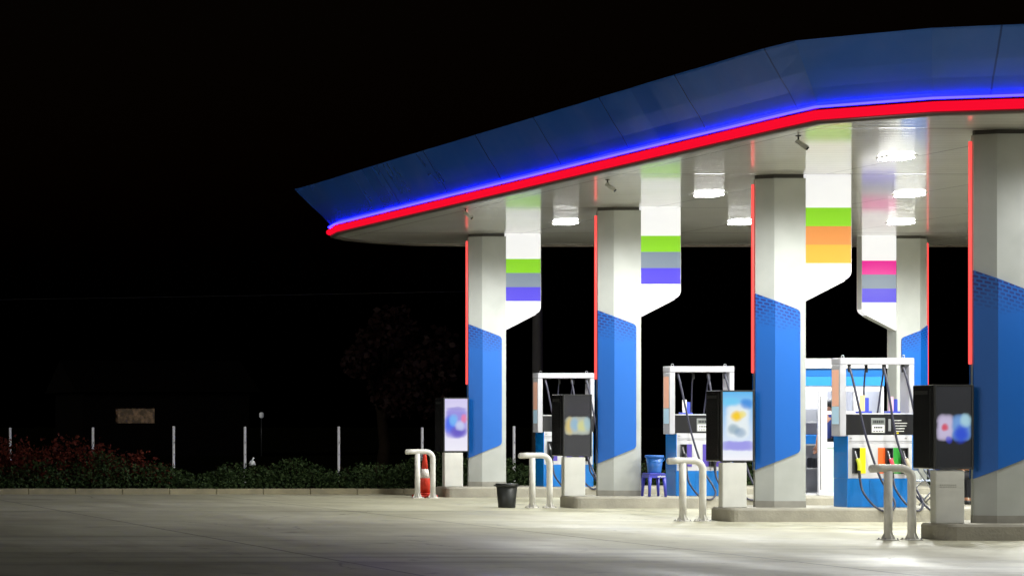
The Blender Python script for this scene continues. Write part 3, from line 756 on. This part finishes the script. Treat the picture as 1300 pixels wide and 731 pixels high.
for a, c in ((xs[0]+.004, xs[1]-.004), (xs[2]+.004, w-.054)):
    b = MB(); b.box(a, .02, .975, c, .028, 1.88, M['glass']); b.build('window_pane', None, t)
b = MB(); b.box(.35, .4, 2.24, 1.25, .9, 2.29, M['b_lamp']); b.build('ceiling_lamp', None, t)
ld = bpy.data.lights.new('booth_glow', 'AREA'); ld.energy = 30; ld.shape = 'RECTANGLE'; ld.size = 1.0; ld.size_y = .6; ld.color = (.95, .97, 1)
lo = bpy.data.objects.new('booth_glow', ld); COL.objects.link(lo); lo.parent = t; lo.location = (.8, .65, 2.2)
# booth contents
t2 = thing('storage_shelf', 'pale shelf with rails at the back of the booth, seen through its doorway', 'shelf', (22.62, 45.25, ISL+.03))
b = MB()
for z in (.42, .86, 1.28): b.box(0, 0, z, 1.1, .42, z+.03, M['shelf'], .003)
b.build('boards', None, t2)
for x in (0.01, 1.06):
    b = MB(); b.box(x, .01, 0, x+.03, .04, 1.5, M['b_white']); b.build('upright', None, t2)
t2 = tag(MB().box(0, 0, 0, .34, .3, .24, M['b_grey'], .01).box(.22, -.006, .05, .31, -.001, .19, M['b_dark']).build('microwave_oven', loc=(23.12, 45.3, ISL+1.342)), 'grey microwave oven on the top shelf in the booth', 'microwave')
t2 = tag(MB().box(0, 0, 0, .40, .3, .17, M['b_blue2'], .015).box(.03, .03, .172, .37, .27, .182, M['b_blue']).build('storage_box', loc=(23.1, 45.3, ISL+.922)), 'bright blue storage box on the middle shelf in the booth', 'box')
t2 = tag(MB().box(0, 0, 0, .16, .2, .18, M['b_dark'], .015).box(.02, -.006, .04, .14, -.001, .15, M['ink']).build('radio', loc=(23.25, 45.3, ISL+.482)), 'small dark radio on the low shelf in the booth', 'radio')
t2 = tag(MB().box(0, 0, 0, .30, .03, .42, M['b_blue'], .004).box(.03, -.004, .24, .27, -.001, .36, M['paper']).box(.03, -.004, .06, .27, -.001, .18, M['box_blue']).build('notice_board', loc=(23.2, 44.40, ISL+1.0)), 'blue notice board behind the booth window next to the door jamb', 'notice board')

# ------------------------------------------------------------------ people
def skin_mesh(name, chains, material, parent, subdiv=2):
    """chains: list of [(pos, radius), ...]; chains join where positions are equal"""
    vs, es, rs, idx = [], [], [], {}
    for ch in chains:
        prev = None
        for p, r in ch:
            key = tuple(round(c, 4) for c in p)
            if key not in idx: idx[key] = len(vs); vs.append(p); rs.append(r)
            i = idx[key]
            if prev is not None and prev != i: es.append((prev, i))
            prev = i
    me = bpy.data.meshes.new(name); me.from_pydata(vs, es, [])
    o = bpy.data.objects.new(name, me); COL.objects.link(o)
    sk = o.modifiers.new('skin', 'SKIN'); sk.use_smooth_shade = True
    for i, r in enumerate(rs):
        d = me.skin_vertices[0].data[i]; rr = r if isinstance(r, tuple) else (r, r); d.radius = rr; d.use_root = (i == 0)
    ss = o.modifiers.new('sub', 'SUBSURF'); ss.levels = subdiv; ss.render_levels = subdiv
    dg = bpy.context.evaluated_depsgraph_get(); dg.update()
    m2 = bpy.data.meshes.new_from_object(o.evaluated_get(dg)); bpy.data.objects.remove(o)
    m2.name = name; m2.materials.clear(); m2.materials.append(material)
    for p in m2.polygons: p.use_smooth = True
    n = bpy.data.objects.new(name, m2); COL.objects.link(n); n.parent = parent
    return n
def hand_chains(wrist, d, side):
    wrist, d, side = Vector(wrist), Vector(d).normalized(), Vector(side).normalized()
    up = d.cross(side).normalized(); ch = []; palm = wrist+d*.05
    ch.append([(tuple(wrist), .024), (tuple(palm), (.034, .02))])
    for k, ln in zip((-1.5, -.5, .5, 1.5), (.07, .08, .085, .075)):
        a = palm+side*k*.018+d*.035; b_ = a+d*ln*.5-up*.008; c = b_+d*ln*.4-up*.025
        ch.append([(tuple(palm), (.034, .02)), (tuple(a), .0095), (tuple(b_), .0085), (tuple(c), .007)])
    a = wrist+d*.03+side*.035; ch.append([(tuple(palm), (.034, .02)), (tuple(a), .011), (tuple(a+d*.035+side*.018), .0095), (tuple(a+d*.06+side*.02), .008)])
    return ch
def person(label, loc, rotz, J, shirt, trousers):
    """J holds joint positions in local metres, facing -y"""
    t = thing('person', label, 'person', loc, rotz)
    V = lambda k: tuple(J[k])
    lerp = lambda a, b, u: tuple(Vector(J[a]).lerp(Vector(J[b]), u))
    ch = [[(V('pelvis'), (.14, .10)), (V('waist'), (.125, .09)), (V('chest'), (.15, .105)), (V('neck0'), .06), (V('neck1'), .052), (V('head'), (.072, .09)), (V('crown'), (.06, .075))]]
    for s in 'LR':
        ch.append([(V('chest'), (.15, .105)), (V('sh'+s), .058), (lerp('sh'+s, 'el'+s, .5), .046), (V('el'+s), .038), (lerp('el'+s, 'wr'+s, .4), .036), (V('wr'+s), .024)])
        d = Vector(J['wr'+s])-Vector(J['el'+s]); side = Vector((1 if s == 'L' else -1, -.3, 0)); side = (side-d.normalized()*side.dot(d.normalized()))
        ch += hand_chains(J['wr'+s], d, side)
        ch.append([(V('pelvis'), (.14, .10)), (V('hip'+s), .085), (lerp('hip'+s, 'kn'+s, .5), .07), (V('kn'+s), .052), (lerp('kn'+s, 'an'+s, .4), .048), (V('an'+s), .034), (V('toe'+s), .03)])
    body = skin_mesh('body', ch, M['skin'], t)
    sc = [[(V('pelvis'), (.16, .12)), (V('waist'), (.145, .11)), (V('chest'), (.168, .122)), (V('neck0'), .066)]]
    for s in 'LR': sc.append([(V('chest'), (.168, .122)), (V('sh'+s), .07), (lerp('sh'+s, 'el'+s, .45), .06), (lerp('sh'+s, 'el'+s, .8), .056)])
    skin_mesh('shirt', sc, shirt, t)
    tc_ = [[(V('waist'), (.14, .105)), (V('pelvis'), (.158, .118))]]
    for s in 'LR': tc_.append([(V('pelvis'), (.158, .118)), (V('hip'+s), .10), (lerp('hip'+s, 'kn'+s, .5), .085), (V('kn'+s), .068), (lerp('kn'+s, 'an'+s, .5), .064), (lerp('kn'+s, 'an'+s, .93), .056)])
    skin_mesh('trousers', tc_, trousers, t)
    for s in 'LR':
        a, c = Vector(J['an'+s]), Vector(J['toe'+s])
        skin_mesh('shoe', [[(tuple(a+Vector((0, .03, -.03))), .045), (tuple(a.lerp(c, .5)+Vector((0, 0, -.01))), .045), (tuple(c), (.045, .032))]], M['shoe'], t)
    h = Vector(J['head'])
    b = MB(); b.ball(h+Vector((0, .02, .05)), .105, M['hair'], .86, 1.0, .9); b.build('hair', None, t)
    b = MB()
    for sx in (-1, 1): b.ball(h+Vector((sx*.032, -.088, .012)), .011, M['eye'], 1, .6, .8, 8)
    b.ball(h+Vector((0, -.10, -.018)), .015, M['skin'], .8, 1.2, 1.5, 8); b.ball(h+Vector((0, -.084, -.058)), .022, M['card_pink'], 1, .4, .3, 8)
    for sx in (-1, 1): b.ball(h+Vector((sx*.083, .012, -.005)), .024, M['skin'], .4, .8, 1.3, 8)
    b.build('face', None, t)
    return t
stand = dict(pelvis=(0, 0, .92), waist=(0, 0, 1.08), chest=(0, 0, 1.30), neck0=(0, .01, 1.43), neck1=(0, 0, 1.48), head=(0, -.01, 1.58), crown=(0, 0, 1.645))
for s, k in (('L', 1), ('R', -1)):
    stand.update({'sh'+s: (k*.185, 0, 1.37), 'el'+s: (k*.235, .02, 1.09), 'wr'+s: (k*.22, -.06, .85), 'hip'+s: (k*.09, 0, .87), 'kn'+s: (k*.10, -.01, .48), 'an'+s: (k*.10, .02, .08), 'toe'+s: (k*.115, -.13, .035)})
person('person in dark blue shirt and black trousers standing inside the booth by the door jamb', (23.33, 44.85, ISL+.03), R(-70), stand, M['shirt'], M['trousers'])
sit = dict(pelvis=(0, .05, .50), waist=(0, .06, .66), chest=(0, .05, .88), neck0=(0, .04, 1.01), neck1=(0, .03, 1.06), head=(0, .01, 1.16), crown=(0, .02, 1.225))
for s, k in (('L', 1), ('R', -1)):
    sit.update({'sh'+s: (k*.185, .05, .95), 'el'+s: (k*.24, -.02, .68), 'wr'+s: (k*.16, -.24, .60), 'hip'+s: (k*.09, .0, .50), 'kn'+s: (k*.11, -.38, .48), 'an'+s: (k*.11, -.36, .085), 'toe'+s: (k*.12, -.50, .04)})
CX, CY = 22.12, 39.0
person('person in black trousers seated on the folding chair behind the nearest screen stand', (CX, CY, ISL), R(80), sit, M['shirt'], M['trousers'])
t = thing('folding_chair', 'folding chair under the seated person in black trousers', 'chair', (CX, CY, ISL), R(80), 'grey blue folding chairs')
b = MB(); b.box(-.2, -.2, .385, .2, .2, .41, M['chair_seat'], .012, 2); b.build('seat', None, t)
b = MB(); b.box(-.2, .215, .56, .2, .235, .84, M['chair_seat'], .01, 2); b.build('backrest', None, t)
for sx in (-1, 1):
    b = MB(); b.tube([(sx*.21, -.22, .012), (sx*.21, .0, .26), (sx*.21, .22, .55), (sx*.21, .245, .84)], .012, 8, M['steel']); b.build('leg', None, t)
    b = MB(); b.tube([(sx*.225, .22, .012), (sx*.225, .0, .25), (sx*.225, -.16, .40)], .012, 8, M['steel']); b.build('leg', None, t)

c = copy_tree(t); c.location = (21.80, 39.02, ISL); c.rotation_euler = (0, 0, R(95)); c['label'] = 'empty folding chair with crossed steel legs left of the nearest screen pedestal'

# ------------------------------------------------------------------ security cameras under the canopy edge
def cctv(loc, label):
    t = thing('security_camera', label, 'security camera', loc, 0, 'security cameras under the canopy edge')
    b = MB(); b.lathe([(.05, -.015), (.05, -.001)], 0, 0, 14, M['pole']); b.tube([(0, 0, -.015), (0, 0, -.10), (.02, -.02, -.13)], .016, 8, M['pole']); b.build('bracket', None, t)
    b = MB(); b.tube([(-.04, 0, -.10), (.12, -.10, -.26)], .045, 10, M['lamp_h'], radii=[.04, .055]); b.build('camera_body', None, t)
    b = MB(); b.tube([(.121, -.1005, -.261), (.135, -.11, -.275)], .04, 10, M['black']); b.build('lens', None, t)
    t.scale = (.68, .68, .68)
    return t
c0 = cctv((16.75, 33.0, SOF-.0), 'small white security camera near the bend of the canopy edge')
for y, lb in ((39.0, 'small security camera above and left of the second column'), (44.3, 'small security camera above and left of the farthest column')):
    c = copy_tree(c0); c.location = (16.75 if y < 40 else 16.45, y, SOF); c['label'] = lb

# ------------------------------------------------------------------ hedge, shrubs, fence posts
def hedge_mesh(x0, x1, y0, y1, n, hfun, m, size):
    b = MB(); b._mi(m)
    for i in range(n):
        x = random.uniform(x0, x1); y = random.uniform(y0, y1)
        h = hfun(x, y)
        if h <= 0: continue
        u = random.random()**.7
        b.leaf((x, y, .10+h*u), size*random.uniform(.6, 1.3), m)
    return b
def hh(x, y):
    e = 1-abs((y-53.5)/1.25)**3
    return (.54+.12*math.sin(x*1.7)+.09*math.sin(x*4.3+1)+.06*math.sin(x*9.1+y*5)+.12*math.sin(x*.6+2))*max(.05, e)
t = thing('hedge', 'long low green hedge behind the kerb at the back of the forecourt', 'hedge', (0, 0, 0))
b = hedge_mesh(4, 31, 52.3, 54.7, 42000, hh, M['leaf_g'], .075)
for i in range(240):
    x = random.uniform(4, 31); y = random.uniform(52.7, 54.3); h = hh(x, y)
    b.tube([(x, y, .08), (x+random.uniform(-.1, .1), y, .08+h*.6), (x+random.uniform(-.2, .2), y+random.uniform(-.1, .1), .08+h*random.uniform(.95, 1.15))], .008, 5, M['bark'])
b.build('foliage', None, t, normals=False)
tufts = ((8.55, .95, 'red leaved tuft cut by the left picture edge'), (9.15, .80, 'red leaved tuft left of the first fence post'), (9.85, 1.0, 'red leaved tuft right of the leftmost fence post'), (10.6, .85, 'red leaved tuft midway between the two leftmost fence posts'),
         (11.25, 1.05, 'red leaved tuft left of the second fence post'), (11.95, .85, 'red leaved tuft right of the second fence post'), (12.6, .7, 'red leaved tuft farthest right, thinnest of the row'))
for x, h, lb in tufts:
    t = thing('red_shrub', lb, 'shrub', (x, 53.75, .09), 0, 'red leaved tufts over the hedge')
    b = MB(); b._mi(M['leaf_r'])
    for k in range(150):
        px, py = random.gauss(0, .38), random.gauss(0, .3)
        hz = h*random.uniform(.45, 1.12)*math.exp(-(px/1.1)**2); lx, ly = random.gauss(0, .14), random.gauss(0, .12)
        if k % 3 == 0: b.tube([(px*.6, py*.6, 0), (px, py, hz*.55), (px+lx, py+ly, hz)], .006, 4, M['bark'])
        for q in range(16):
            u = random.uniform(.3, 1.05); b.leaf((px+lx*u+random.gauss(0, .05), py+ly*u+random.gauss(0, .05), hz*u), random.uniform(.04, .10), M['leaf_r'])
    b.build('foliage', None, t, normals=False)
posts = [(13, 'white fence post, leftmost of the row behind the hedge'), (118, 'white fence post, second from the left behind the hedge'), (220.5, 'white fence post, third from the left behind the hedge'), (311, 'white fence post, fourth from the left, right of the white litter bag'), (430, 'white fence post, fifth from the left behind the hedge'), (536, 'white fence post rising behind the farthest hoop bollard'), (652.5, 'white fence post just right of the farthest column')]
for px, lb in posts:
    Y = 57.5; x = (px+560)*Y/3100
    t = thing('fence_post', lb, 'fence post', (x, Y, -.03), 0, 'white fence posts behind the hedge')
    b = MB(); b.box(-.026, -.026, 0, .026, .026, 1.45+random.uniform(-.02, .02), M['post'], .008); b.build('shaft', None, t)
    b = MB(); b.tube([(0, -.027, 1.07), (0, -.045, 1.09)], .008, 6, M['steel']); b.tube([(0, -.027, .79), (0, -.045, .81)], .008, 6, M['steel']); b.build('wire_clip', None, t)
b = MB(); b.ball((0, 0, 0), .07, M['bag'], 1.0, .7, .8, 10)
for v in b.bm.verts: v.co += Vector([random.uniform(-.02, .02) for _ in range(3)])
b.tube([(0, 0, .04), (.02, 0, .09), (.04, 0, .12)], .02, 6, M['bag'], radii=[.03, .012, .022])
tag(b.build('litter_bag', loc=(15.13, 53.3, .11+hh(15.13, 53.3))), 'crumpled white plastic bag caught on top of the hedge', 'litter')

# ------------------------------------------------------------------ beyond the fence
def tree(loc, h, w, m, label, n=5000):
    t = thing('tree', label, 'tree', loc, 0, 'dark trees beyond the fence')
    b = MB(); b.tube([(0, 0, 0), (.1, 0, h*.2), (0, .1, h*.45), (.1, 0, h*.75)], .1, 8, M['bark'], radii=[.2, .16, .12, .05])
    cl = []
    for k in range(11):
        a = random.uniform(0, 6.28); r = random.uniform(.2, 1)*w; z = h*random.uniform(.42, .95); c = Vector((r*math.cos(a), r*math.sin(a), z)); cl.append((c, random.uniform(.5, 1.0)*w*.55))
        b.tube([(0, .05, h*random.uniform(.25, .5)), tuple(c*.55+Vector((0, 0, h*.22))), tuple(c)], .04, 6, M['bark'], radii=[.07, .04, .015])
    b.build('trunk', None, t)
    b = MB(); b._mi(m)
    for k in range(n):
        c, r = random.choice(cl); v = Vector((random.gauss(0, 1), random.gauss(0, 1), random.gauss(0, .8))).normalized()*r*random.random()**.45
        b.leaf(c+v, random.uniform(.12, .28), m)
    b.build('crown', None, t, normals=False)
tree((22.9, 68, -.03), 4.6, 1.5, M['leaf_t2'], 'dim russet tree behind the gap left of the farthest column')
t = thing('utility_pole', 'plain concrete utility pole standing between the two farthest columns', 'utility pole', (25.45, 63.5, -.03))
b = MB(); b.tube([(0, 0, 0), (0, 0, 4), (0, 0, 8)], .13, 10, M['pole'], radii=[.15, .125, .10]); b.build('shaft', None, t)
b = MB(); b.box(-.7, -.06, 7.4, .7, -.02 + .0, 7.5, M['pole']); b.build('crossarm', None, t)
b = MB(); b.tube([(-30+i*3.46, 63.38, 4.95-.35*math.sin(math.pi*i/16)) for i in range(17)], .008, 5, M['cable'])
tag(b.build('overhead_cable'), 'thin overhead cable running left from the utility pole', 'cable')
# small house with one dim window
HY = 110; hx0 = (147+560)*HY/3100; hx1 = (197+560)*HY/3100
t = thing('house', 'dark house far off, only its dim brown window showing', 'house', (hx0-1.5, HY, -.03))
b = MB(); hw = 7.5
a, c = 1.5, 1.5+hx1-hx0; z0, z1 = 1.48, 2.16
b.box(0, 0, 0, a, .2, 2.9, M['house']); b.box(c, 0, 0, hw, .2, 2.9, M['house']); b.box(a, 0, 0, c, .2, z0, M['house']); b.box(a, 0, z1, c, .2, 2.9, M['house'])
b.box(0, .2, 0, .2, 6, 2.9, M['house']); b.box(hw-.2, .2, 0, hw, 6, 2.9, M['house']); b.box(.2, 5.8, 0, hw-.2, 6, 2.9, M['house']); b.build('wall', None, t)
b = MB(); b.prism([(-.5, 2.9), (6.5, 2.9), (3, 4.4)], -.4, hw+.4, 'x', M['house']); b.build('roof', None, t)
b = MB(); b.box(a+.01, .08, z0+.01, c-.01, .10, z1-.01, M['win_far']); wn = b.build('window', None, t)
t = thing('lamp_post', 'tiny pale lamp glowing far off above the fourth fence post', 'lamp post', ((332+560)*HY/3100, HY, -.03))
b = MB(); b.tube([(0, 0, 0), (0, 0, 1.0), (0, 0, 1.72)], .03, 8, M['dgrey']); b.build('shaft', None, t)
b = MB(); b.lathe([(.05, 1.72), (.10, 1.77), (.10, 1.93), (.05, 1.98)], 0, 0, 12, M['lamp_far']); b.build('lamp_globe', None, t)

# ------------------------------------------------------------------ world, camera, render
wd = bpy.data.worlds.new('World'); scene.world = wd; wd.use_nodes = True
nt = wd.node_tree; bg = nt.nodes['Background']
sk = nt.nodes.new('ShaderNodeTexSky'); sk.sky_type = 'NISHITA'; sk.sun_disc = False; sk.sun_elevation = R(-2); sk.sun_rotation = R(200)
nt.links.new(sk.outputs[0], bg.inputs[0]); bg.inputs[1].default_value = .006

sl = bpy.data.lights.new('added_fill', 'SUN'); sl.energy = .6; sl.angle = R(20); sl.color = (1, .98, .93)  # added low fill light from camera left, without a source in the scene
so_ = bpy.data.objects.new('added_fill', sl); COL.objects.link(so_)
so_.rotation_euler = Vector((.80, .57, -.20)).to_track_quat('-Z', 'Y').to_euler()

cd = bpy.data.cameras.new('camera'); cam = bpy.data.objects.new('camera', cd); COL.objects.link(cam)
cam.location = (0, 0, CAM_H); cam.rotation_euler = (R(90), 0, 0)
cd.sensor_width = 36; cd.lens = 36*3100/1300
cd.shift_x = 1210/1300; cd.shift_y = (534-365.5)/1300
cd.clip_start = .1; cd.clip_end = 2000
scene.camera = cam

scene.render.engine = 'CYCLES'
scene.cycles.use_denoising = True
scene.cycles.max_bounces = 8; scene.cycles.diffuse_bounces = 4; scene.cycles.glossy_bounces = 4
scene.cycles.sample_clamp_indirect = 4
scene.cycles.caustics_reflective = False; scene.cycles.caustics_refractive = False
vs = scene.view_settings; vs.view_transform = 'Standard'; vs.look = 'None'; vs.exposure = 0; vs.gamma = 1; vs.use_curve_mapping = False
